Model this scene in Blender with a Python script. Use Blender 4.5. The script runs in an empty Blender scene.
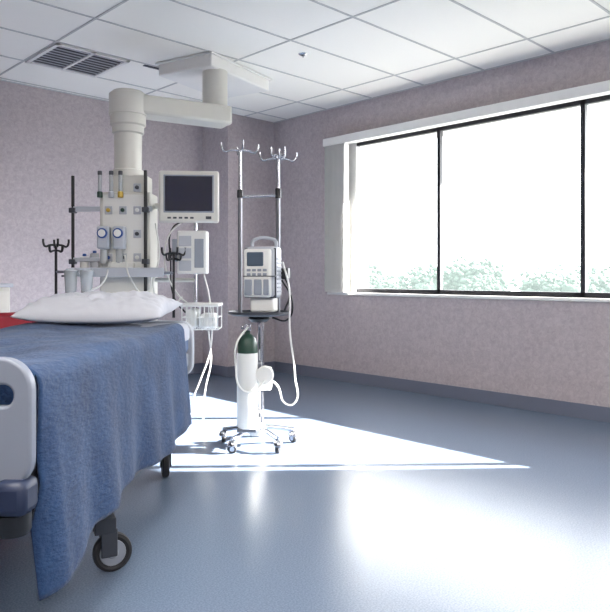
import bpy, bmesh, math, random
from mathutils import Vector, Matrix, noise
random.seed(7)
C,S=0.7175,0.6966
YAW=-math.atan2(S,C)
def W(r,d,z=0.0): return Vector((C*r+S*d,-S*r+C*d,z))
def lin(c):
    c=c/255.0
    return c/12.92 if c<=0.04045 else ((c+0.055)/1.055)**2.4
def rgb(r,g,b): return (lin(r),lin(g),lin(b),1)
def mat(name,col,rough=0.5,metal=0.0,var=0.06,vscale=12,bump=0.0,bscale=200,col2=None,trans=0,emit=0,ecol=None,coat=0,sheen=0):
    m=bpy.data.materials.new(name); m.use_nodes=True
    nt=m.node_tree; b=nt.nodes['Principled BSDF']
    tc=nt.nodes.new('ShaderNodeTexCoord')
    n=nt.nodes.new('ShaderNodeTexNoise'); n.inputs['Scale'].default_value=vscale; n.inputs['Detail'].default_value=6
    nt.links.new(tc.outputs['Object'],n.inputs['Vector'])
    mx=nt.nodes.new('ShaderNodeMix'); mx.data_type='RGBA'
    c2=col2 or (col[0]*(1-var*2),col[1]*(1-var*2),col[2]*(1-var*2),1)
    mx.inputs[6].default_value=col; mx.inputs[7].default_value=c2
    nt.links.new(n.outputs['Fac'],mx.inputs[0]); nt.links.new(mx.outputs[2],b.inputs['Base Color'])
    b.inputs['Roughness'].default_value=rough; b.inputs['Metallic'].default_value=metal
    if trans: b.inputs['Transmission Weight'].default_value=trans
    if coat: b.inputs['Coat Weight'].default_value=coat
    if sheen: b.inputs['Sheen Weight'].default_value=sheen
    if emit:
        b.inputs['Emission Strength'].default_value=emit; b.inputs['Emission Color'].default_value=ecol or col
    if bump:
        n2=nt.nodes.new('ShaderNodeTexNoise'); n2.inputs['Scale'].default_value=bscale; n2.inputs['Detail'].default_value=3
        nt.links.new(tc.outputs['Object'],n2.inputs['Vector'])
        bp=nt.nodes.new('ShaderNodeBump'); bp.inputs['Strength'].default_value=bump; bp.inputs['Distance'].default_value=0.01
        nt.links.new(n2.outputs['Fac'],bp.inputs['Height']); nt.links.new(bp.outputs['Normal'],b.inputs['Normal'])
    return m
M={}
M['white']=mat('white_plastic',rgb(222,222,218),0.4,var=0.02)
M['cream']=mat('cream_enamel',rgb(208,206,198),0.4,var=0.03)
M['grey']=mat('grey_plastic',rgb(140,146,156),0.4,var=0.03)
M['lgrey']=mat('light_grey_plastic',rgb(178,182,190),0.4,var=0.03)
M['bedgrey']=mat('bed_grey_plastic',rgb(124,130,143),0.45,var=0.03)
M['dgrey']=mat('dark_grey_plastic',rgb(54,58,66),0.45,var=0.04)
M['black']=mat('black_plastic',rgb(18,19,23),0.4,var=0.05)
M['rubber']=mat('rubber',rgb(34,35,39),0.7,var=0.05)
M['chrome']=mat('chrome',rgb(180,182,188),0.22,1.0,var=0.02)
M['steel']=mat('brushed_steel',rgb(130,132,138),0.38,1.0,var=0.05)
M['navy']=mat('navy_bumper',rgb(24,36,64),0.5,var=0.05)
M['blue']=mat('blue_cap',rgb(32,72,140),0.4)
M['green']=mat('green_enamel',rgb(34,64,52),0.35)
M['yellow']=mat('yellow_cap',rgb(195,160,60),0.4)
M['red']=mat('red_vinyl',rgb(155,28,44),0.5,var=0.05)
M['screen']=mat('screen_glass',rgb(14,24,50),0.14,var=0.1,vscale=3,coat=0.3)
M['lcd']=mat('pump_display',rgb(72,88,104),0.2)
M['clear']=mat('frosted_clear_plastic',rgb(225,230,232),0.2,trans=0.6,var=0.01)
M['sheet']=mat('cotton_sheet',rgb(188,190,198),0.9,var=0.02,bump=0.1,bscale=60)
M['tube']=mat('vinyl_tube',rgb(215,215,210),0.3,var=0.02)

def finish(me,name,material,parent=None,smooth=True,loc=None,rot=None,bev=0,seg=2,angle=40):
    o=bpy.data.objects.new(name,me); bpy.context.scene.collection.objects.link(o)
    if material: me.materials.append(M[material] if isinstance(material,str) else material)
    if loc is not None: o.location=loc
    if rot is not None: o.rotation_euler=rot
    if parent: o.parent=parent
    if bev:
        b=o.modifiers.new('bev','BEVEL'); b.width=bev; b.segments=seg; b.limit_method='ANGLE'; b.angle_limit=math.radians(30)
    if smooth:
        for p in me.polygons: p.use_smooth=True
        try: me.set_sharp_from_angle(angle=math.radians(angle))
        except Exception: pass
    return o
def boxes(name,lst,material,parent=None,bev=0,loc=None,rot=None):
    bm=bmesh.new()
    for (x0,x1,y0,y1,z0,z1) in lst:
        r=bmesh.ops.create_cube(bm,size=1)
        for v in r['verts']:
            v.co=Vector(((x0+x1)/2+v.co.x*(x1-x0),(y0+y1)/2+v.co.y*(y1-y0),(z0+z1)/2+v.co.z*(z1-z0)))
    me=bpy.data.meshes.new(name); bm.to_mesh(me); bm.free()
    return finish(me,name,material,parent,bev>0,loc,rot,bev)
def box(name,x0,x1,y0,y1,z0,z1,material,parent=None,bev=0.004,loc=None,rot=None):
    return boxes(name,[(x0,x1,y0,y1,z0,z1)],material,parent,bev,loc,rot)
def lathe(name,prof,material,parent=None,loc=(0,0,0),rot=(0,0,0),n=32):
    bm=bmesh.new(); rings=[]
    for (r,z) in prof:
        if r<1e-5: rings.append([bm.verts.new((0,0,z))])
        else: rings.append([bm.verts.new((r*math.cos(2*math.pi*i/n),r*math.sin(2*math.pi*i/n),z)) for i in range(n)])
    for a,b in zip(rings[:-1],rings[1:]):
        for i in range(n):
            j=(i+1)%n
            if len(a)==1 and len(b)==1: continue
            if len(a)==1: bm.faces.new((a[0],b[i],b[j]))
            elif len(b)==1: bm.faces.new((a[i],a[j],b[0]))
            else: bm.faces.new((a[i],a[j],b[j],b[i]))
    bmesh.ops.recalc_face_normals(bm,faces=bm.faces)
    me=bpy.data.meshes.new(name); bm.to_mesh(me); bm.free()
    return finish(me,name,material,parent,True,loc,rot,angle=35)
def cyl(name,r,z0,z1,x,y,material,parent=None,rot=(0,0,0),n=32):
    e=min(0.004,r*0.2)
    return lathe(name,[(0,z0),(r-e,z0),(r,z0+e),(r,z1-e),(r-e,z1),(0,z1)],material,parent,(x,y,0),rot,n)
def tube(name,pts,r,material,parent=None,smooth=False,splines=None,cyc=False):
    cu=bpy.data.curves.new(name,'CURVE'); cu.dimensions='3D'; cu.bevel_depth=r; cu.bevel_resolution=3; cu.use_fill_caps=True
    for P in (splines or [pts]):
        if smooth:
            sp=cu.splines.new('BEZIER'); sp.bezier_points.add(len(P)-1)
            for b,p in zip(sp.bezier_points,P):
                b.co=p; b.handle_left_type='AUTO'; b.handle_right_type='AUTO'
            sp.resolution_u=10
        else:
            sp=cu.splines.new('POLY'); sp.points.add(len(P)-1)
            for b,p in zip(sp.points,P): b.co=(*p,1)
        sp.use_cyclic_u=cyc
    cu.materials.append(M[material])
    o=bpy.data.objects.new(name,cu); bpy.context.scene.collection.objects.link(o)
    if parent: o.parent=parent
    return o
def empty(name,r,d,z=0,dyaw=0):
    e=bpy.data.objects.new(name,None); bpy.context.scene.collection.objects.link(e)
    e.location=W(r,d,z); e.rotation_euler=(0,0,YAW+math.radians(dyaw)); e.empty_display_size=0.1
    return e
def emptyw(name,x,y,z=0,rz=0):
    e=bpy.data.objects.new(name,None); bpy.context.scene.collection.objects.link(e)
    e.location=(x,y,z); e.rotation_euler=(0,0,rz); e.empty_display_size=0.1
    return e

# ---------------- room ----------------
H=2.8; XR=4.98; YB=6.08; XL=-1.6; YF=-2.6
wall_m=mat('wallpaper',rgb(190,179,182),0.75)
nt=wall_m.node_tree; b=nt.nodes['Principled BSDF']
tc=nt.nodes.new('ShaderNodeTexCoord')
n1=nt.nodes.new('ShaderNodeTexNoise'); n1.inputs['Scale'].default_value=26; n1.inputs['Detail'].default_value=10; n1.inputs['Roughness'].default_value=0.8; n1.inputs['Distortion'].default_value=0.6
nt.links.new(tc.outputs['Object'],n1.inputs['Vector'])
cr=nt.nodes.new('ShaderNodeValToRGB'); cr.color_ramp.elements[0].position=0.36; cr.color_ramp.elements[1].position=0.62
cr.color_ramp.elements[0].color=rgb(164,154,158); cr.color_ramp.elements[1].color=rgb(188,179,181)
nt.links.new(n1.outputs['Fac'],cr.inputs['Fac']); nt.links.new(cr.outputs['Color'],b.inputs['Base Color'])
floor_m=mat('polished_vinyl',rgb(120,132,148),0.2)
nt=floor_m.node_tree; b=nt.nodes['Principled BSDF']
tc=nt.nodes.new('ShaderNodeTexCoord')
n1=nt.nodes.new('ShaderNodeTexNoise'); n1.inputs['Scale'].default_value=160; n1.inputs['Detail'].default_value=4
nt.links.new(tc.outputs['Object'],n1.inputs['Vector'])
cr=nt.nodes.new('ShaderNodeValToRGB'); cr.color_ramp.elements[0].position=0.35; cr.color_ramp.elements[1].position=0.65
cr.color_ramp.elements[0].color=rgb(94,108,128); cr.color_ramp.elements[1].color=rgb(112,126,146)
nt.links.new(n1.outputs['Fac'],cr.inputs['Fac']); nt.links.new(cr.outputs['Color'],b.inputs['Base Color'])
b.inputs['Roughness'].default_value=0.25; b.inputs['Specular IOR Level'].default_value=0.33
n3=nt.nodes.new('ShaderNodeTexNoise'); n3.inputs['Scale'].default_value=6; n3.inputs['Detail'].default_value=4
nt.links.new(tc.outputs['Object'],n3.inputs['Vector'])
bp=nt.nodes.new('ShaderNodeBump'); bp.inputs['Strength'].default_value=.06; bp.inputs['Distance'].default_value=.02
nt.links.new(n3.outputs['Fac'],bp.inputs['Height']); nt.links.new(bp.outputs['Normal'],b.inputs['Normal'])
ceil_m=mat('acoustic_tile',rgb(246,244,238),0.9,var=0.02,vscale=90,bump=0.15,bscale=150)
base_m=mat('vinyl_baseboard',rgb(104,110,128),0.5,var=0.04)
M['wall']=wall_m; M['floor']=floor_m; M['ceil']=ceil_m; M['base']=base_m
M['trim']=mat('white_trim_paint',rgb(232,231,228),0.45,var=0.02)
M['alu']=mat('dark_anodised_frame',rgb(24,26,34),0.4,var=0.04)
box('floor',XL-.2,XR+.2,YF-.2,YB+.2,-.12,0,'floor',bev=0)
box('ceiling',XL-.2,XR+.2,YF-.2,YB+.2,H,H+.12,'ceil',bev=0)
box('wall_back',XL-.2,XR+.2,YB,YB+.2,0,H,'wall',bev=0)
box('wall_left',XL-.2,XL,YF,YB,0,H,'wall',bev=0)
box('wall_front',XL-.2,XR+.2,YF-.2,YF,0,H,'wall',bev=0)
WY0,WY1,WZ0,WZ1=0.25,4.74,0.90,2.42
boxes('wall_right',[(XR,XR+.2,YF,WY0,0,H),(XR,XR+.2,WY1,YB,0,H),(XR,XR+.2,WY0,WY1,0,WZ0),(XR,XR+.2,WY0,WY1,WZ1,H)],'wall')
CX,CY=4.32,5.62
box('wall_column',CX,XR,CY,YB,0,H,'wall',bev=0)
bh=.11; t=.012
box('baseboard_right',XR-t,XR,YF,CY,0,bh,'base',bev=.003)
boxes('baseboard_column',[(CX-t,XR-t,CY-t,CY,0,bh),(CX-t,CX,CY,YB,0,bh)],'base',bev=.003)
box('baseboard_back',XL,CX-t,YB-t,YB,0,bh,'base',bev=.003)
box('baseboard_left',XL,XL+t,YF,YB-t,0,bh,'base',bev=.003)
box('baseboard_front',XL+t,XR-t,YF,YF+t,0,bh,'base',bev=.003)
L=[];w=.008
y=4.79-.61*13
while y<YB:
    if y>YF: L.append((XL,XR,y-w,y+w,H-.005,H))
    y+=.61
x=2.10-1.22*4
while x<XR:
    if x>XL: L.append((x-w,x+w,YF,YB,H-.0045,H))
    x+=1.22
L+=[(XR-.02,XR,YF,YB,H-.006,H),(XL,XR,YB-.02,YB,H-.006,H)]
M['tbar']=mat('tbar_enamel',rgb(192,192,192),0.85,var=0.02)
boxes('trim_ceiling_grid',L,'tbar')
v=emptyw('ceiling_air_vent',2.405,5.095,H-.006)
a=.30
boxes('frame',[(-a,a,-a,-a+.03,-.012,0),(-a,a,a-.03,a,-.012,0),(-a,-a+.03,-a,a,-.012,0),(a-.03,a,-a,a,-.012,0),(-.012,.012,-a,a,-.012,0)],'trim',v,.002)
box('plenum',-a+.02,a-.02,-a+.02,a-.02,-.002,.0,'dgrey',v,0)
bm=bmesh.new()
for k in range(9):
    yy=-a+.055+k*.061
    for (xa,xb) in ((-.27,-.012),(.012,.27)):
        r=bmesh.ops.create_cube(bm,size=1)
        for q in r['verts']:
            c=Vector((q.co.x*(xb-xa),q.co.y*.026,q.co.z*.003))
            c.rotate(Matrix.Rotation(math.radians(6),3,'X'))
            q.co=c+Vector(((xa+xb)/2,yy,-.008))
me=bpy.data.meshes.new('louvers'); bm.to_mesh(me); bm.free(); finish(me,'louvers','lgrey',v,False)
box('ceiling_track_slot',2.84,3.12,4.80,4.83,H-.012,H-.005,'dgrey',bev=0)
p=W(-.015,5.18); sp=emptyw('sprinkler_head',p.x,p.y,H)
lathe('escutcheon',[(0,-.012),(.02,-.012),(.035,-.004),(.038,0)],'chrome',sp)
cyl('nozzle',.006,-.026,-.01,0,0,'chrome',sp)
M['fill_glow']=mat('fill_light_glow',rgb(255,252,245),0.6,emit=17,ecol=(1,.96,.90,1))  # glow for unseen ceiling panels, added behind the camera as fill light
for i,(x,y) in enumerate(((0.27,1.44),(0.27,-1.0),(2.7,-0.99))):
    e=emptyw('added_fill_light' + ('' if i==0 else '.%03d'%i),x,y,H-.006)
    boxes('frame',[(-.6,.6,-.3,-.28,-.02,0),(-.6,.6,.28,.3,-.02,0),(-.6,-.58,-.3,.3,-.02,0),(.58,.6,-.3,.3,-.02,0)],'trim',e)
    box('fill_panel',-.58,.58,-.28,.28,-.012,-.004,'fill_glow',e,0)

# ---------------- window ----------------
we=emptyw('window_1',XR+.10,0,0)
F=[]
F+= [(-.025,.025,WY0,4.46,WZ0+.0,WZ0+.045),(-.025,.025,WY0,4.46,WZ1-.04,WZ1)]
for yy,hw in ((3.475,.018),(2.165,.018),(.45,.018),(WY0+.015,.015)):
    F.append((-.025,.025,yy-hw,yy+hw,WZ0,WZ1))
boxes('frame',F,'alu',we,.003)
boxes('side_panel',[(-.03,.03,4.46,WY1,WZ0,WZ1)],'trim',we,.002)
M['glass']=mat('window_glass',(1,1,1,1),0.0,var=0)
nt=M['glass'].node_tree; 
for n in list(nt.nodes):
    if n.type!='OUTPUT_MATERIAL': nt.nodes.remove(n)
tr=nt.nodes.new('ShaderNodeBsdfTransparent'); gl=nt.nodes.new('ShaderNodeBsdfGlossy'); gl.inputs['Roughness'].default_value=0.0
mxs=nt.nodes.new('ShaderNodeMixShader'); mxs.inputs[0].default_value=0.04
nt.links.new(tr.outputs[0],mxs.inputs[1]); nt.links.new(gl.outputs[0],mxs.inputs[2]); nt.links.new(mxs.outputs[0],nt.nodes['Material Output'].inputs[0])
box('glass',-.002,.002,WY0,4.46,WZ0+.03,WZ1-.03,'glass',we,0)
boxes('trim_window_reveal',[(XR,XR+.2,WY0-.0,WY1,WZ0-.018,WZ0+.001),(XR,XR+.2,WY1-.001,WY1+.02,WZ0,WZ1)],'trim')
box('trim_window_sill',XR-.02,XR+.075,WY0-.03,WY1+.04,WZ0-.022,WZ0+.004,'trim',bev=.004)
vb=emptyw('vertical_blind',XR-.05,0,0)
box('headrail',-.045,.048,WY0-.05,4.77,2.395,2.475,'trim',vb,.004)
bm=bmesh.new()
for k in range(16):
    yy=4.485+k*.0175
    r=bmesh.ops.create_cube(bm,size=1)
    for q in r['verts']:
        c=Vector((q.co.x*.088,q.co.y*.002,q.co.z*1.49)); c.rotate(Matrix.Rotation(math.radians(8),3,'Z'))
        q.co=c+Vector((0,yy,1.655))
me=bpy.data.meshes.new('slats'); bm.to_mesh(me); bm.free()
M['slat']=mat('blind_fabric',rgb(236,235,232),0.7,var=0.02); finish(me,'slats','slat',vb,False)

# ---------------- exterior ----------------
M['sun_blocker']=mat('sun_blocker_slab',rgb(200,198,192),0.8)
box('added_sun_blocker',XR+.2,XR+1.28,-3,7,2.62,2.8,'sun_blocker',bev=0)  # unseen slab added outside to keep direct sun off the bed
M['grass']=mat('grass_ground',rgb(96,98,96),0.95,vscale=.05,col2=rgb(84,86,84))
box('exterior_ground',XR+.3,260,-200,260,-7.2,-7,'grass',bev=0)
M['leaf_haze']=mat('foliage_haze_glow',rgb(30,44,36),0.95,vscale=1.2,col2=rgb(44,58,50),emit=1.0,ecol=(.21,.255,.24,1))  # aerial haze painted in as a faint emission on the foliage
ico=bmesh.new(); bmesh.ops.create_icosphere(ico,subdivisions=1,radius=1)
iv=[v.co.copy() for v in ico.verts]; ifc=[tuple(v.index for v in f.verts) for f in ico.faces]; ico.free()
V=[];Fc=[]
def clump(cx,cy,cz,s):
    o=len(V)
    for q in iv:
        m=s*random.uniform(.5,1.5); V.append((cx+q.x*m,cy+q.y*m,cz+q.z*m*.8))
    for f in ifc: Fc.append((f[0]+o,f[1]+o,f[2]+o))
for k in range(95):
    yy=-50+k*1.6+random.uniform(-.8,.8); xx=60+random.uniform(-6,8); R=random.uniform(1.9,3.4)
    top=-.2+.9*math.sin(yy*.21)+.7*math.sin(yy*.53+1)+random.uniform(-1,.9)
    for q in range(280):
        d=Vector((random.gauss(0,1),random.gauss(0,1),random.gauss(0,1))).normalized()*R*random.uniform(.45,1.08)
        clump(xx+d.x,yy+d.y,top-.6+d.z*.95,random.uniform(.12,.3))
    for q in range(30):
        d=Vector((random.gauss(0,1),random.gauss(0,1),random.gauss(0,1))).normalized()*R*.75
        clump(xx+d.x*.9,yy+d.y*.9,top-1.2+d.z*.8,random.uniform(.4,.7))
    for q in range(24):
        d=Vector((random.gauss(0,1),random.gauss(0,1),random.gauss(0,1))).normalized()*R*.8
        clump(xx+d.x,yy+d.y,top-3.8+d.z,random.uniform(.6,1.2))
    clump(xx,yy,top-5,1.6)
me=bpy.data.meshes.new('treeline'); me.from_pydata(V,[],Fc); finish(me,'treeline','leaf_haze',None,True,angle=180)

# ---------------- bed ----------------
BL=1.97
bed=empty('hospital_bed',-1.15,1.75,0,-2.4)
M['mattress']=mat('mattress_cover',rgb(90,108,140),0.6)
box('mattress',-.425,.425,.06,BL,.64,.80,'mattress',bed,.03)
boxes('deck',[(-.42,.42,.06,BL,.57,.64),(-.40,-.34,.1,BL-.05,.46,.58),(.34,.40,.1,BL-.05,.46,.58),(-.4,.4,.2,.26,.44,.52),(-.4,.4,1.7,1.76,.44,.52)],'grey',bed,.006)
boxes('base_frame',[(-.36,-.30,.55,1.9,.19,.26),(.30,.36,.55,1.9,.19,.26),(-.36,.36,.62,.69,.19,.26),(-.36,.36,1.70,1.77,.19,.26)],'dgrey',bed,.008)
boxes('lift_arms',[(-.26,-.20,.75,.83,.22,.5),(.20,.26,.75,.83,.22,.5),(-.26,-.2,1.5,1.58,.22,.5),(.2,.26,1.5,1.58,.22,.5)],'dgrey',bed,.008)
for i,(x,y) in enumerate(((.395,.67),(-.395,.67),(.34,1.78),(-.34,1.78))):
    g=bpy.data.objects.new('caster_%d'%(i+1),None); bpy.context.scene.collection.objects.link(g); g.parent=bed; g.location=(x,y,0); g.rotation_euler=(0,0,math.radians(-62 if i==0 else 20))
    lathe('caster_wheel_%d'%(i+1),[(0,-.014),(.03,-.016),(.05,-.014),(.058,-.018),(.068,-.014),(.070,0),(.068,.014),(.058,.018),(.05,.014),(.03,.016),(0,.014)],'rubber',g,(0,.03,.070),(0,math.pi/2,0))
    lathe('caster_hub_%d'%(i+1),[(0,-.022),(.016,-.023),(.02,-.019),(.045,-.018),(.047,-.014),(.047,.014),(.045,.018),(.02,.019),(.016,.023),(0,.022)],'grey',g,(0,.03,.070),(0,math.pi/2,0))
    boxes('caster_fork_%d'%(i+1),[(.022,.028,-.012,.045,.06,.16),(-.028,-.022,-.012,.045,.06,.16),(-.03,.03,-.035,.04,.145,.20)],'dgrey',g,.004)
def rr(cx,cz,hx,hz,r,n=8):
    P=[]
    for (sx,sz,a0) in ((1,1,0),(-1,1,90),(-1,-1,180),(1,-1,270)):
        for k in range(n+1):
            a=math.radians(a0+90*k/n); P.append((cx+sx*(hx-r)+r*math.cos(a),cz+sz*(hz-r)+r*math.sin(a)))
    return P
def panel(name,outl,holes,th,material,parent,y,bev=.008):
    cu=bpy.data.curves.new(name,'CURVE'); cu.dimensions='2D'; cu.fill_mode='BOTH'; cu.extrude=th/2; cu.bevel_depth=bev; cu.bevel_resolution=3
    for P in [outl]+holes:
        s=cu.splines.new('POLY'); s.points.add(len(P)-1); s.use_cyclic_u=True
        for q,p in zip(s.points,P): q.co=(p[0],p[1],0,1)
    cu.materials.append(M[material]); o=bpy.data.objects.new(name,cu); bpy.context.scene.collection.objects.link(o)
    o.parent=parent; o.rotation_euler=(math.pi/2,0,0); o.location=(0,y,0); return o
out=rr(0,.685,.437,.165,.075)
panel('footboard',out,[rr(.325,.76,.08,.036,.034),rr(-.325,.76,.08,.036,.034),rr(0,.72,.12,.03,.028)],.020,'bedgrey',bed,0)
panel('footboard_inset',rr(0,.62,.33,.05,.045),[],.004,'grey',bed,-.022,.002)
for s in (1,-1):
    box('corner_bumper_%d'%(1 if s>0 else 2),s*.40-.045,s*.40+.045,-.055,.04,.455,.545,'navy',bed,.02)
    lathe('bumper_roller_%d'%(1 if s>0 else 2),[(0,.40),(.04,.40),(.045,.41),(.045,.455),(0,.455)],'black',bed,(s*.39,-.0,0))
boxes('foot_beam',[(-.38,.38,-.03,.05,.45,.51),(-.3,.3,-.02,.04,.30,.45)],'dgrey',bed,.01)
panel('headboard',rr(0,.66,.43,.15,.07),[rr(.28,.75,.07,.03,.028),rr(-.28,.75,.07,.03,.028)],.03,'lgrey',bed,BL+.05)
bl=mat('woven_blanket',rgb(76,112,160),0.92,sheen=.12)
nt=bl.node_tree; b=nt.nodes['Principled BSDF']
tc=nt.nodes.new('ShaderNodeTexCoord')
vn=nt.nodes.new('ShaderNodeTexNoise'); vn.inputs['Scale'].default_value=7; vn.inputs['Detail'].default_value=8
nt.links.new(tc.outputs['Object'],vn.inputs['Vector'])
cr=nt.nodes.new('ShaderNodeValToRGB'); cr.color_ramp.elements[0].color=rgb(18,46,82); cr.color_ramp.elements[1].color=rgb(32,64,104)
cr.color_ramp.elements[0].position=.3; cr.color_ramp.elements[1].position=.7
nt.links.new(vn.outputs['Fac'],cr.inputs['Fac']); nt.links.new(cr.outputs['Color'],b.inputs['Base Color'])
w1=nt.nodes.new('ShaderNodeTexNoise'); w1.inputs['Scale'].default_value=80; w1.inputs['Detail'].default_value=3
mp=nt.nodes.new('ShaderNodeMapping'); mp.inputs['Scale'].default_value=(1,.35,1)
nt.links.new(tc.outputs['Object'],mp.inputs['Vector']); nt.links.new(mp.outputs['Vector'],w1.inputs['Vector'])
bp=nt.nodes.new('ShaderNodeBump'); bp.inputs['Strength'].default_value=.8; bp.inputs['Distance'].default_value=.008
nt.links.new(w1.outputs['Fac'],bp.inputs['Height']); nt.links.new(bp.outputs['Normal'],b.inputs['Normal'])
M['blanket']=bl
NU,NV=130,130
bm=bmesh.new(); grid=[]
top=.815; hw=.438; rad=.05; drop0=.535
for j in range(NV+1):
    v_=j/NV; row=[]
    for i in range(NU+1):
        u=-1+2*i/NU; s=1 if u>=0 else -1
        yb=.05+v_*1.72
        drop=drop0+.012*math.sin(yb*5.1+1)+.065*max(0,(.2-v_)/.2)**.7
        tot=hw-rad+rad*math.pi/2+drop-rad
        a=abs(u)*tot
        if a<hw-rad:
            x=a; z=top; hang=0
        elif a<hw-rad+rad*math.pi/2:
            t_=(a-(hw-rad))/rad; x=hw-rad+rad*math.sin(t_); z=top-rad+rad*math.cos(t_); hang=0
        else:
            h_=a-(hw-rad)-rad*math.pi/2; x=hw+.03*h_/.5; z=top-rad-h_; hang=h_/.53
        fold=(.018*math.sin(yb*11+.8*math.sin(yb*3)+s)+.010*math.sin(yb*23+2*s)+.009*math.sin(yb*5.3))*hang**1.1
        x+=fold
        zz=z+ (noise.noise(Vector((s*x*3.0,yb*2.2,1.3)))*.018+noise.noise(Vector((s*x*9,yb*6,5)))*.008)*(1-hang)
        zz+=.005*math.sin(s*x*16+yb*3.5+noise.noise(Vector((s*x*2,yb*2,0)))*4)*max(0,(1-hang))
        yy=yb+.01*hang*math.sin(yb*9)+.03*hang*max(0,(v_-.9)/.1)
        wrap=max(0,1-v_/.045)
        low=min(1,max(0,(hang-.50)/.2))
        x+=.010*hang*max(0,1-v_*5)-wrap**1.5*(.03*min(1,hang*3)+.035*low)
        yy-=.01*wrap*low
        row.append(bm.verts.new((s*x,yy,zz)))
    grid.append(row)
for j in range(NV):
    for i in range(NU):
        bm.faces.new((grid[j][i],grid[j][i+1],grid[j+1][i+1],grid[j+1][i]))
ends=[grid[0]]
for step in range(1,7):
    row=[]
    for i,vtx in enumerate(grid[0]):
        c=vtx.co
        if abs(c.x)<hw-.01 and c.z>top-.06:
            row.append(bm.verts.new((c.x,c.y-.004 if step>1 else c.y-.006,c.z-.035*step)))
        else: row.append(None)
    ends.append(row)
for A,B in zip(ends[:-1],ends[1:]):
    for i in range(NU):
        if A[i] and A[i+1] and B[i] and B[i+1]: bm.faces.new((A[i],A[i+1],B[i+1],B[i]))
bmesh.ops.recalc_face_normals(bm,faces=bm.faces)
me=bpy.data.meshes.new('blanket'); bm.to_mesh(me); bm.free()
o=finish(me,'blanket',bl,bed,True,angle=180)
sm=o.modifiers.new('sol','SOLIDIFY'); sm.thickness=.008; sm.offset=0
box('fitted_sheet',-.43,.43,1.6,BL+.005,.70,.808,'sheet',bed,.03)
# pillow
bm=bmesh.new(); N=56; a_,b_=.385,.225
def pz(u,v):
    return max(0,(1-abs(u)**3.6))**.5*max(0,(1-abs(v)**2.6))**.6
for side in (1,-1):
    g=[]
    for j in range(N+1):
        row=[]
        for i in range(N+1):
            u=-1+2*i/N; v=-1+2*j/N
            e=pz(u,v)
            pin=1-.10*(1-e)*( (1-abs(u))*.9 if abs(v)>abs(u) else (1-abs(v))*.9)
            x=u*a_*pin*(1+.03*noise.noise(Vector((u*2,v*2,7)))); y=v*b_*pin
            wr=noise.noise(Vector((u*4,v*3,2)))*.022+noise.noise(Vector((u*9+v*3,v*7,4)))*.018
            z=(.100*e+ wr*e) if side>0 else (-.035*e**.7)
            z+=.018*abs(u)**3
            row.append(bm.verts.new((x,y,z)))
        g.append(row)
    for j in range(N):
        for i in range(N):
            bm.faces.new((g[j][i],g[j][i+1],g[j+1][i+1],g[j+1][i]))
bmesh.ops.remove_doubles(bm,verts=bm.verts,dist=1e-5); bmesh.ops.recalc_face_normals(bm,faces=bm.faces)
me=bpy.data.meshes.new('pillow'); bm.to_mesh(me); bm.free()
pil=finish(me,'pillow','sheet',None,True,angle=180)
pil.location=W(-1.08,3.53,.872); pil.rotation_euler=(math.radians(6),math.radians(0),YAW+math.radians(-4))

# ---------------- ceiling pendant ----------------
P=empty('medical_gas_pendant',-1.317,4.95)
k=.00744
def X(px): return (px-128)*k
def Z(py): return 1.07+(276-py)*k
cyl('arm_joint',.138,2.26,2.42,0,0,'cream',P)
cyl('arm_joint_cap',.115,2.42,2.44,0,0,'cream',P)
box('ceiling_arm',0,.80,-.11,.11,2.27,2.415,'cream',P,.02,rot=(0,0,math.radians(30)))
cyl('arm_pivot',.10,2.40,2.70,.60,.35,'cream',P)
lathe('drop_tube',[(0,2.26),(.13,2.26),(.13,2.19),(.116,2.18),(.116,2.13),(.102,2.12),(.099,1.86),(.116,1.85),(.12,1.80),(0,1.80)],'cream',P)
box('neck_cabinet',X(113),X(149),-.11,.11,1.66,1.81,'cream',P,.01)
box('service_column',X(105),X(154),-.13,.13,.70,1.68,'cream',P,.012)
box('column_face_panel',X(108),X(151),-.136,-.128,1.12,1.66,'white',P,.003)
for i,(px,py) in enumerate(((114,212),(128,212),(142,212),(114,258),(128,258),(142,258),(142,235),(142,190))):
    box('outlet_%d'%i,X(px)-.028,X(px)+.028,-.143,-.134,Z(py)-.03,Z(py)+.03,'lgrey',P,.004)
    lathe('outlet_port_%d'%i,[(0,0),(.014,0),(.014,.014),(.008,.016),(0,.016)],('yellow','green','white','blue','dgrey','white','dgrey','dgrey')[i],P,(X(px),-.142,Z(py)),(math.pi/2,0,0))
for i,px in enumerate((111,126)):
    box('regulator_body_%d'%i,X(px)-.045,X(px)+.045,-.21,-.14,Z(250),Z(228),'lgrey',P,.015)
    lathe('regulator_gauge_%d'%i,[(0,0),(.036,0),(.036,.018),(.03,.022),(0,.022)],'blue',P,(X(px),-.208,Z(235)),(math.pi/2,0,0))
    lathe('gauge_face_%d'%i,[(0,0),(.026,0),(.026,.003),(0,.003)],'white',P,(X(px),-.229,Z(235)),(math.pi/2,0,0))
    cyl('regulator_jar_%d'%i,.026,Z(264),Z(250),X(px),-.175,'clear',P)
for i,px in enumerate((106,117,126)):
    cyl('flowmeter_tube_%d'%i,.014,Z(195),Z(178),X(px),-.15,'clear',P)
    cyl('flowmeter_base_%d'%i,.02,Z(200),Z(194),X(px),-.15,('green','lgrey','yellow')[i],P)
    cyl('flowmeter_cap_%d'%i,.016,Z(178),Z(174),X(px),-.15,'dgrey',P)
boxes('shelf',[(X(80),X(170),-.22,.14,Z(275),Z(271)),(X(80),X(170),-.225,-.215,Z(277),Z(268))],'lgrey',P,.004)
boxes('shelf_rail_brackets',[(X(76),X(105),-.12,-.09,Z(213),Z(208)),(X(76),X(105),-.12,-.09,Z(262),Z(258)),(X(150),X(156),-.16,-.12,Z(213),Z(208))],'lgrey',P,.003)
tube('accessory_pole_left',[(X(78),-.11,.92),(X(78),-.11,Z(178))],.012,'black',P)
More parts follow.
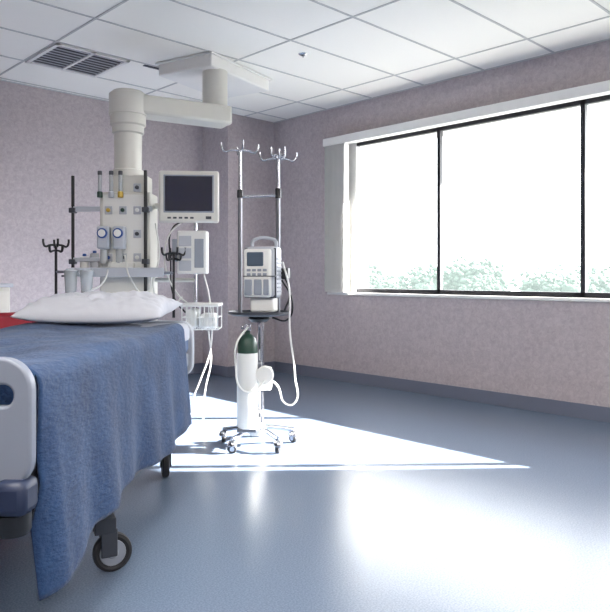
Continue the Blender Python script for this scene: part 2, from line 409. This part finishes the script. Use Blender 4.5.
tube('accessory_pole_right',[(X(151),-.17,.92),(X(151),-.17,Z(174))],.013,'black',P)
for px in (78,151):
    for py in (212,262):
        box('pole_clamp_%d_%d'%(px,py),X(px)-.022,X(px)+.022,-.2 if px==151 else -.14,-.13 if px==151 else -.08,Z(py)-.018,Z(py)+.018,'dgrey',P,.004)
def hooks(name,cx,cy,z,r,material,parent,n=4,rise=.05,th=.006,rot=0):
    sp=[]
    for q in range(n):
        a=rot+2*math.pi*q/n; c,s=math.cos(a),math.sin(a)
        sp.append([(cx,cy,z),(cx+c*r*.5,cy+s*r*.5,z-.004),(cx+c*r*.85,cy+s*r*.85,z-rise*.3),(cx+c*r,cy+s*r,z+rise*.3),(cx+c*r*1.02,cy+s*r*1.02,z+rise)])
    return tube(name,None,th,material,parent,True,sp)
for nm,px,pb,pt in (('left',66,296,246),('right',179,316,254)):
    tube('iv_pole_'+nm,[(X(px),-.2,Z(pb)),(X(px),-.2,Z(pt))],.010,'black',P)
    hooks('iv_hooks_'+nm,X(px),-.2,Z(pt),.085,'black',P,4,.04,.008,.5)
    hooks('iv_hooks_lower_'+nm,X(px),-.2,Z(pt)-.04,.06,'black',P,4,.03,.007,1.2)
tube('iv_pole_brace',None,.010,'steel',P,False,[[(X(66),-.2,Z(272)),(X(82),-.2,Z(272))],[(X(168),-.2,Z(273)),(X(179),-.2,Z(273))]])
tube('canister_ring_rail',[(X(72),-.21,Z(276)),(X(110),-.21,Z(276))],.008,'steel',P)
for i,(px,s) in enumerate(((84,.045),(99,.045))):
    lathe('suction_canister_%d'%i,[(0,Z(294)),(s*.8,Z(294)),(s,Z(274)),(s*1.08,Z(273)),(s*1.08,Z(271)),(s*.6,Z(269)),(0,Z(269))],'clear',P,(X(px),-.28,0))
for i,(px,h_,m_) in enumerate(((88,254,'white'),(98,251,'clear'),(106,258,'white'))):
    cyl('supply_bottle_%d'%i,.032,Z(271),Z(h_)-.02,X(px),-.08,m_,P)
    cyl('supply_bottle_cap_%d'%i,.014,Z(h_)-.02,Z(h_),X(px),-.08,'blue',P)
box('supply_box',X(118),X(140),-.2,-.145,Z(271),Z(263),'white',P,.004)
mon=bpy.data.objects.new('monitor_mount',None); bpy.context.scene.collection.objects.link(mon); mon.parent=P; mon.location=(X(193.5),-.18,Z(200)); mon.rotation_euler=(0,0,math.radians(4))
box('monitor_bezel',-.213,.213,-.04,.01,-.185,.185,'cream',mon,.016)
box('monitor_back',-.17,.17,.01,.10,-.14,.14,'cream',mon,.03)
box('monitor_screen_rim',-.178,.178,-.044,-.036,-.115,.155,'grey',mon,.006)
box('monitor_screen',-.168,.168,-.0455,-.038,-.105,.146,'screen',mon,.004)
boxes('monitor_buttons',[(-.15+.04*q,-.125+.04*q,-.045,-.038,-.158,-.145) for q in range(5)]+[(.12,.16,-.045,-.038,-.16,-.14)],'dgrey',mon,.002)
tube('monitor_arm',[(X(155),0,Z(206)),(X(172),0,Z(206)),(X(186),-.07,Z(206))],.022,'cream',P)
tube('equipment_pole',[(X(196),-.03,Z(215)),(X(196),-.03,Z(330))],.014,'chrome',P)
tube('equipment_pole_arm',[(X(155),0,Z(280)),(X(196),-.03,Z(280))],.016,'cream',P)
box('module_rack',X(181),X(210),-.16,-.05,Z(274),Z(232),'white',P,.012)
boxes('module_rack_slots',[(X(183),X(195),-.166,-.155,Z(247+q*12),Z(237+q*12)) for q in range(3)],'lgrey',P,.003)
boxes('module_rack_detail',[(X(198),X(207),-.166,-.155,Z(268),Z(240))],'grey',P,.003)
box('module_handle',X(176),X(181),-.15,-.07,Z(262),Z(240),'grey',P,.006)
bs=[];x0,x1,y0,y1,z0,z1=X(188),X(222),-.25,-.03,Z(327),Z(304)
for z in (z0,(z0+z1)/2,z1): bs.append([(x0,y0,z),(x1,y0,z),(x1,y1,z),(x0,y1,z),(x0,y0,z)])
for q in range(9):
    x=x0+(x1-x0)*q/8; bs.append([(x,y0,z1),(x,y0,z0),(x,y1,z0),(x,y1,z1)])
tube('wire_basket',None,.004,'white',P,False,bs)
box('basket_shelf',x0-.01,x1+.01,y0-.01,y1+.01,z1-.01,z1+.012,'white',P,.006)
boxes('basket_contents',[(x0+.02,x0+.10,y0+.02,y1-.02,z0+.005,z1-.03),(x0+.12,x1-.02,y0+.03,y1-.03,z0+.005,z1-.06)],'white',P,.02)
tube('monitor_cables',None,.006,'tube',P,True,[
 [(X(186),-.05,Z(220)),(X(172),-.14,Z(238)),(X(170),-.14,Z(270)),(X(183),-.16,Z(295)),(X(192),-.2,Z(302))],
 [(X(205),-.08,Z(272)),(X(212),-.12,Z(300)),(X(214),-.18,Z(345)),(X(205),-.22,Z(375)),(X(198),-.2,Z(392)),(X(192),-.1,.02)],
 [(X(210),-.08,Z(330)),(X(213),-.12,Z(360)),(X(209),-.18,Z(384)),(X(205),-.1,.02)],
 [(X(160),-.15,Z(225)),(X(165),-.2,Z(255)),(X(160),-.2,Z(290)),(X(170),-.18,Z(310)),(X(186),-.15,Z(296))],
 [(X(118),-.2,Z(262)),(X(112),-.26,Z(284)),(X(98),-.3,Z(291))],
 [(X(132),-.2,Z(256)),(X(140),-.25,Z(280)),(X(152),-.22,Z(292)),(X(158),-.2,Z(270))]])
tube('black_cables',None,.006,'black',P,True,[[(X(186),-.06,Z(222)),(X(176),-.1,Z(228)),(X(174),-.12,Z(262)),(X(178),-.1,Z(300)),(X(188),-.1,Z(312))]])
sb=emptyw('ceiling_service_box',3.37,4.55,H,math.radians(16))
box('cover',-.41,.41,-.27,.27,-.11,-.006,'trim',sb,.012)
box('cover_flange',-.43,.43,-.29,.29,-.018,-.005,'trim',sb,.003)

# ---------------- IV stand ----------------
I=empty('iv_stand',-.30,4.2)
k2=.00632
def X2(px): return (px-257.5)*k2
def Z2(py): return 1.07+(276-py)*k2
legs=[];n=5
for q in range(n):
    a=math.radians(18+72*q); c,s=math.cos(a),math.sin(a)
    legs.append([(0,0,.12),(c*.10,s*.10,.11),(c*.23,s*.23,.085)])
    e=(c*.235,s*.235)
    lathe('caster_%d'%q,[(0,-.011),(.024,-.012),(.028,-.006),(.028,.006),(.024,.012),(0,.011)],'rubber',I,(e[0],e[1],.028),(0,math.pi/2,a+.6))
    lathe('caster_hub_%d'%q,[(0,-.013),(.014,-.014),(.014,.014),(0,.013)],'chrome',I,(e[0],e[1],.028),(0,math.pi/2,a+.6))
    lathe('caster_hood_%d'%q,[(.012,.05),(.03,.045),(.03,.06),(.02,.075),(.008,.08),(.008,.10),(0,.10)],'chrome',I,(e[0],e[1],0))
tube('star_base_legs',None,.014,'chrome',I,False,legs)
lathe('base_hub',[(0,.07),(.05,.07),(.055,.09),(.05,.13),(.03,.15),(0,.15)],'white',I)
cyl('center_column',.022,.12,.83,0.02,0,'chrome',I)
lathe('tray',[(0,.822),(.17,.822),(.195,.832),(.195,.848),(.19,.848),(.185,.836),(0,.834)],'dgrey',I,(0.01,0,0))
lathe('weight_hub',[(0,.78),(.05,.78),(.07,.80),(.06,.822),(0,.822)],'black',I,(0.01,0,0))
tube('pole_left',[(X2(240),0,.84),(X2(240),0,Z2(150))],.010,'chrome',I)
tube('pole_right',[(X2(278),.02,.84),(X2(278),.02,Z2(158))],.010,'chrome',I)
tube('pole_right_sleeve',[(X2(278),.02,.84),(X2(278),.02,Z2(190))],.013,'steel',I)
tube('pole_left_sleeve',[(X2(240),0,.84),(X2(240),0,Z2(192))],.013,'steel',I)
cyl('pole_lock_left',.019,Z2(198),Z2(190),X2(240),0,'black',I)
cyl('pole_lock_right',.019,Z2(198),Z2(188),X2(278),.02,'black',I)
tube('cross_bar',[(X2(240),0,Z2(197)),(X2(278),.02,Z2(195))],.007,'chrome',I)
hooks('hooks_left',X2(240),0,Z2(150),.115,'chrome',I,4,.04,.0055,.25)
hooks('hooks_right',X2(278),.02,Z2(158),.115,'chrome',I,4,.04,.0055,.1)
hooks('hooks_right_lower',X2(278),.02,Z2(154),.06,'chrome',I,4,.04,.0045,.8)
pu=bpy.data.objects.new('infusion_pump',None); bpy.context.scene.collection.objects.link(pu); pu.parent=I; pu.location=(.04,-.09,0); pu.rotation_euler=(0,0,math.radians(-14))
box('pump_body',-.095,.10,-.06,.08,.935,1.25,'lgrey',pu,.02)
box('pump_front',-.10,.075,-.085,-.05,.94,1.235,'white',pu,.014)
box('pump_display',-.075,.03,-.092,-.08,1.13,1.215,'lcd',pu,.006)
boxes('pump_keypad',[(-.075+.034*a,-.05+.034*a,-.092,-.083,1.098-.026*c,1.114-.026*c) for a in range(4) for c in range(2)],'grey',pu,.003)
boxes('pump_modules',[(-.09,-.04,-.095,-.083,.955,1.05),(-.03,.02,-.095,-.083,.955,1.05),(.03,.065,-.095,-.083,.955,1.05)],'grey',pu,.008)
boxes('pump_side_vents',[(.095,.104,-.03,.06,.97+q*.025,.98+q*.025) for q in range(9)],'grey',pu,.002)
boxes('pump_seam',[(-.098,.102,-.055,-.048,.936,1.24),(-.101,.101,-.087,-.04,1.066,1.072)],'dgrey',pu,.002)
tube('pump_handle',[(-.07,0,1.24),(-.065,0,1.285),(-.04,0,1.30),(.05,0,1.30),(.08,0,1.285),(.085,0,1.24)],.011,'lgrey',pu,True)
box('pump_clamp',.02,.14,.07,.13,1.05,1.12,'black',pu,.008)
box('pump_stand_block',-.07,.08,-.04,.06,.85,.937,'white',pu,.01)
ox=X2(249)
lathe('oxygen_cylinder',[(0,.14),(.055,.14),(.064,.155),(.064,.61)],'white',I,(ox,-.12,0))
lathe('oxygen_cylinder_shoulder',[(.0645,.60),(.063,.65),(.050,.69),(.026,.712),(.018,.715),(.018,.735),(0,.735)],'green',I,(ox,-.12,0))
boxes('cylinder_valve',[(ox-.022,ox+.022,-.14,-.10,.735,.775),(ox-.04,ox-.02,-.13,-.11,.745,.765)],'chrome',I,.004)
boxes('cylinder_bracket',[(ox-.072,ox+.072,-.125,-.115+.0,.50,.53),(-.04,.03,-.12,0,.50,.53),(-.04,.03,-.12,0,.20,.23),(ox-.06,ox+.06,-.17,-.05,.12,.142)],'steel',I,.004)
box('power_pack',X2(255),X2(272),-.10,0,Z2(388),Z2(366),'white',I,.012)
lathe('power_pack_reel',[(0,-.03),(.05,-.03),(.055,-.02),(.055,.02),(.05,.03),(0,.03)],'white',I,(X2(266),-.12,Z2(372)),(math.pi/2,0,0))
tube('hanging_tubes',None,.006,'tube',I,True,[
 [(X2(283),-.08,Z2(262)),(X2(289),-.08,Z2(285)),(X2(290),-.06,Z2(330)),(X2(295),-.05,Z2(375)),(X2(294),-.05,Z2(402)),(X2(286),-.05,Z2(402)),(X2(278),-.07,Z2(384)),(X2(270),-.1,Z2(376))],
 [(X2(250),-.16,Z2(325)),(X2(240),-.2,Z2(340)),(X2(239),-.2,Z2(360)),(X2(246),-.2,Z2(385)),(X2(258),-.18,Z2(385)),(X2(266),-.17,Z2(376))]])
tube('power_cord',None,.006,'black',I,True,[[(X2(282),0,Z2(280)),(X2(292),0,Z2(300)),(X2(287),.02,Z2(320)),(X2(272),.03,Z2(318))],[(X2(284),0,Z2(276)),(X2(290),-.02,Z2(292)),(X2(284),-.03,Z2(312))]])

# ---------------- red chair & bedside cabinet ----------------
ch=empty('visitor_chair',-2.02,4.75,0,35)
box('seat',-.27,.27,-.26,.24,.38,.49,'red',ch,.04)
box('backrest',-.27,.27,.20,.29,.46,.80,'red',ch,.035)
tube('legs',None,.012,'chrome',ch,False,[[(sx*.24,-.24,.012),(sx*.24,-.24,.62),(sx*.29,-.2,.63),(sx*.29,.2,.63),(sx*.24,.25,.60),(sx*.24,.28,.012)] for sx in (-1,1)])
boxes('armrests',[(-.32,-.26,-.22,.2,.625,.655),(.26,.32,-.22,.2,.625,.655)],'black',ch,.01)
cc=emptyw('bedside_cabinet',1.75,5.75,0,0)
box('carcass',-.27,.28,-.25,.25,.06,.98,'cream',cc,.01)
box('top',-.29,.30,-.27,.27,.98,1.01,'lgrey',cc,.008)
boxes('drawer_fronts',[(-.25,.26,-.262,-.248,.10+q*.29,.37+q*.29) for q in range(3)],'cream',cc,.006)
boxes('drawer_pulls',[(-.06,.07,-.285,-.26,.30+q*.29,.315+q*.29) for q in range(3)],'steel',cc,.004)
boxes('feet',[(sx*.22-.02,sx*.22+.02,sy*.2-.02,sy*.2+.02,0,.06) for sx in (-1,1) for sy in (-1,1)],'dgrey',cc,0)

# ---------------- light ----------------
sd=bpy.data.lights.new('sun','SUN'); sd.energy=34; sd.angle=math.radians(.55); sd.color=(1,.96,.91)
so=bpy.data.objects.new('sun',sd); bpy.context.scene.collection.objects.link(so)
dirv=Vector((-1.63,1.48,-1.0)); so.rotation_euler=dirv.to_track_quat('-Z','Y').to_euler(); so.location=(12,-6,8)
pd=bpy.data.lights.new('window_portal','AREA'); pd.shape='RECTANGLE'; pd.size=WY1-WY0; pd.size_y=WZ1-WZ0; pd.cycles.is_portal=True
po=bpy.data.objects.new('window_portal',pd); bpy.context.scene.collection.objects.link(po)
po.location=(XR+.21,(WY0+WY1)/2,(WZ0+WZ1)/2)
po.rotation_euler=Vector((-1,0,0)).to_track_quat('-Z','Z').to_euler()
w=bpy.data.worlds.new('world'); bpy.context.scene.world=w; w.use_nodes=True
bg=w.node_tree.nodes['Background']; bg.inputs[0].default_value=(.95,.97,1,1); bg.inputs[1].default_value=5.0

cam=bpy.data.cameras.new('camera'); co=bpy.data.objects.new('camera',cam); bpy.context.scene.collection.objects.link(co)
co.location=(0,0,1.07); co.rotation_euler=(math.pi/2,0,YAW)
cam.sensor_fit='HORIZONTAL'; cam.sensor_width=36; cam.lens=665/610*36; cam.shift_y=-30/610; cam.clip_start=.05; cam.clip_end=600
sc=bpy.context.scene; sc.camera=co
sc.view_settings.view_transform='Standard'; sc.view_settings.exposure=1.3
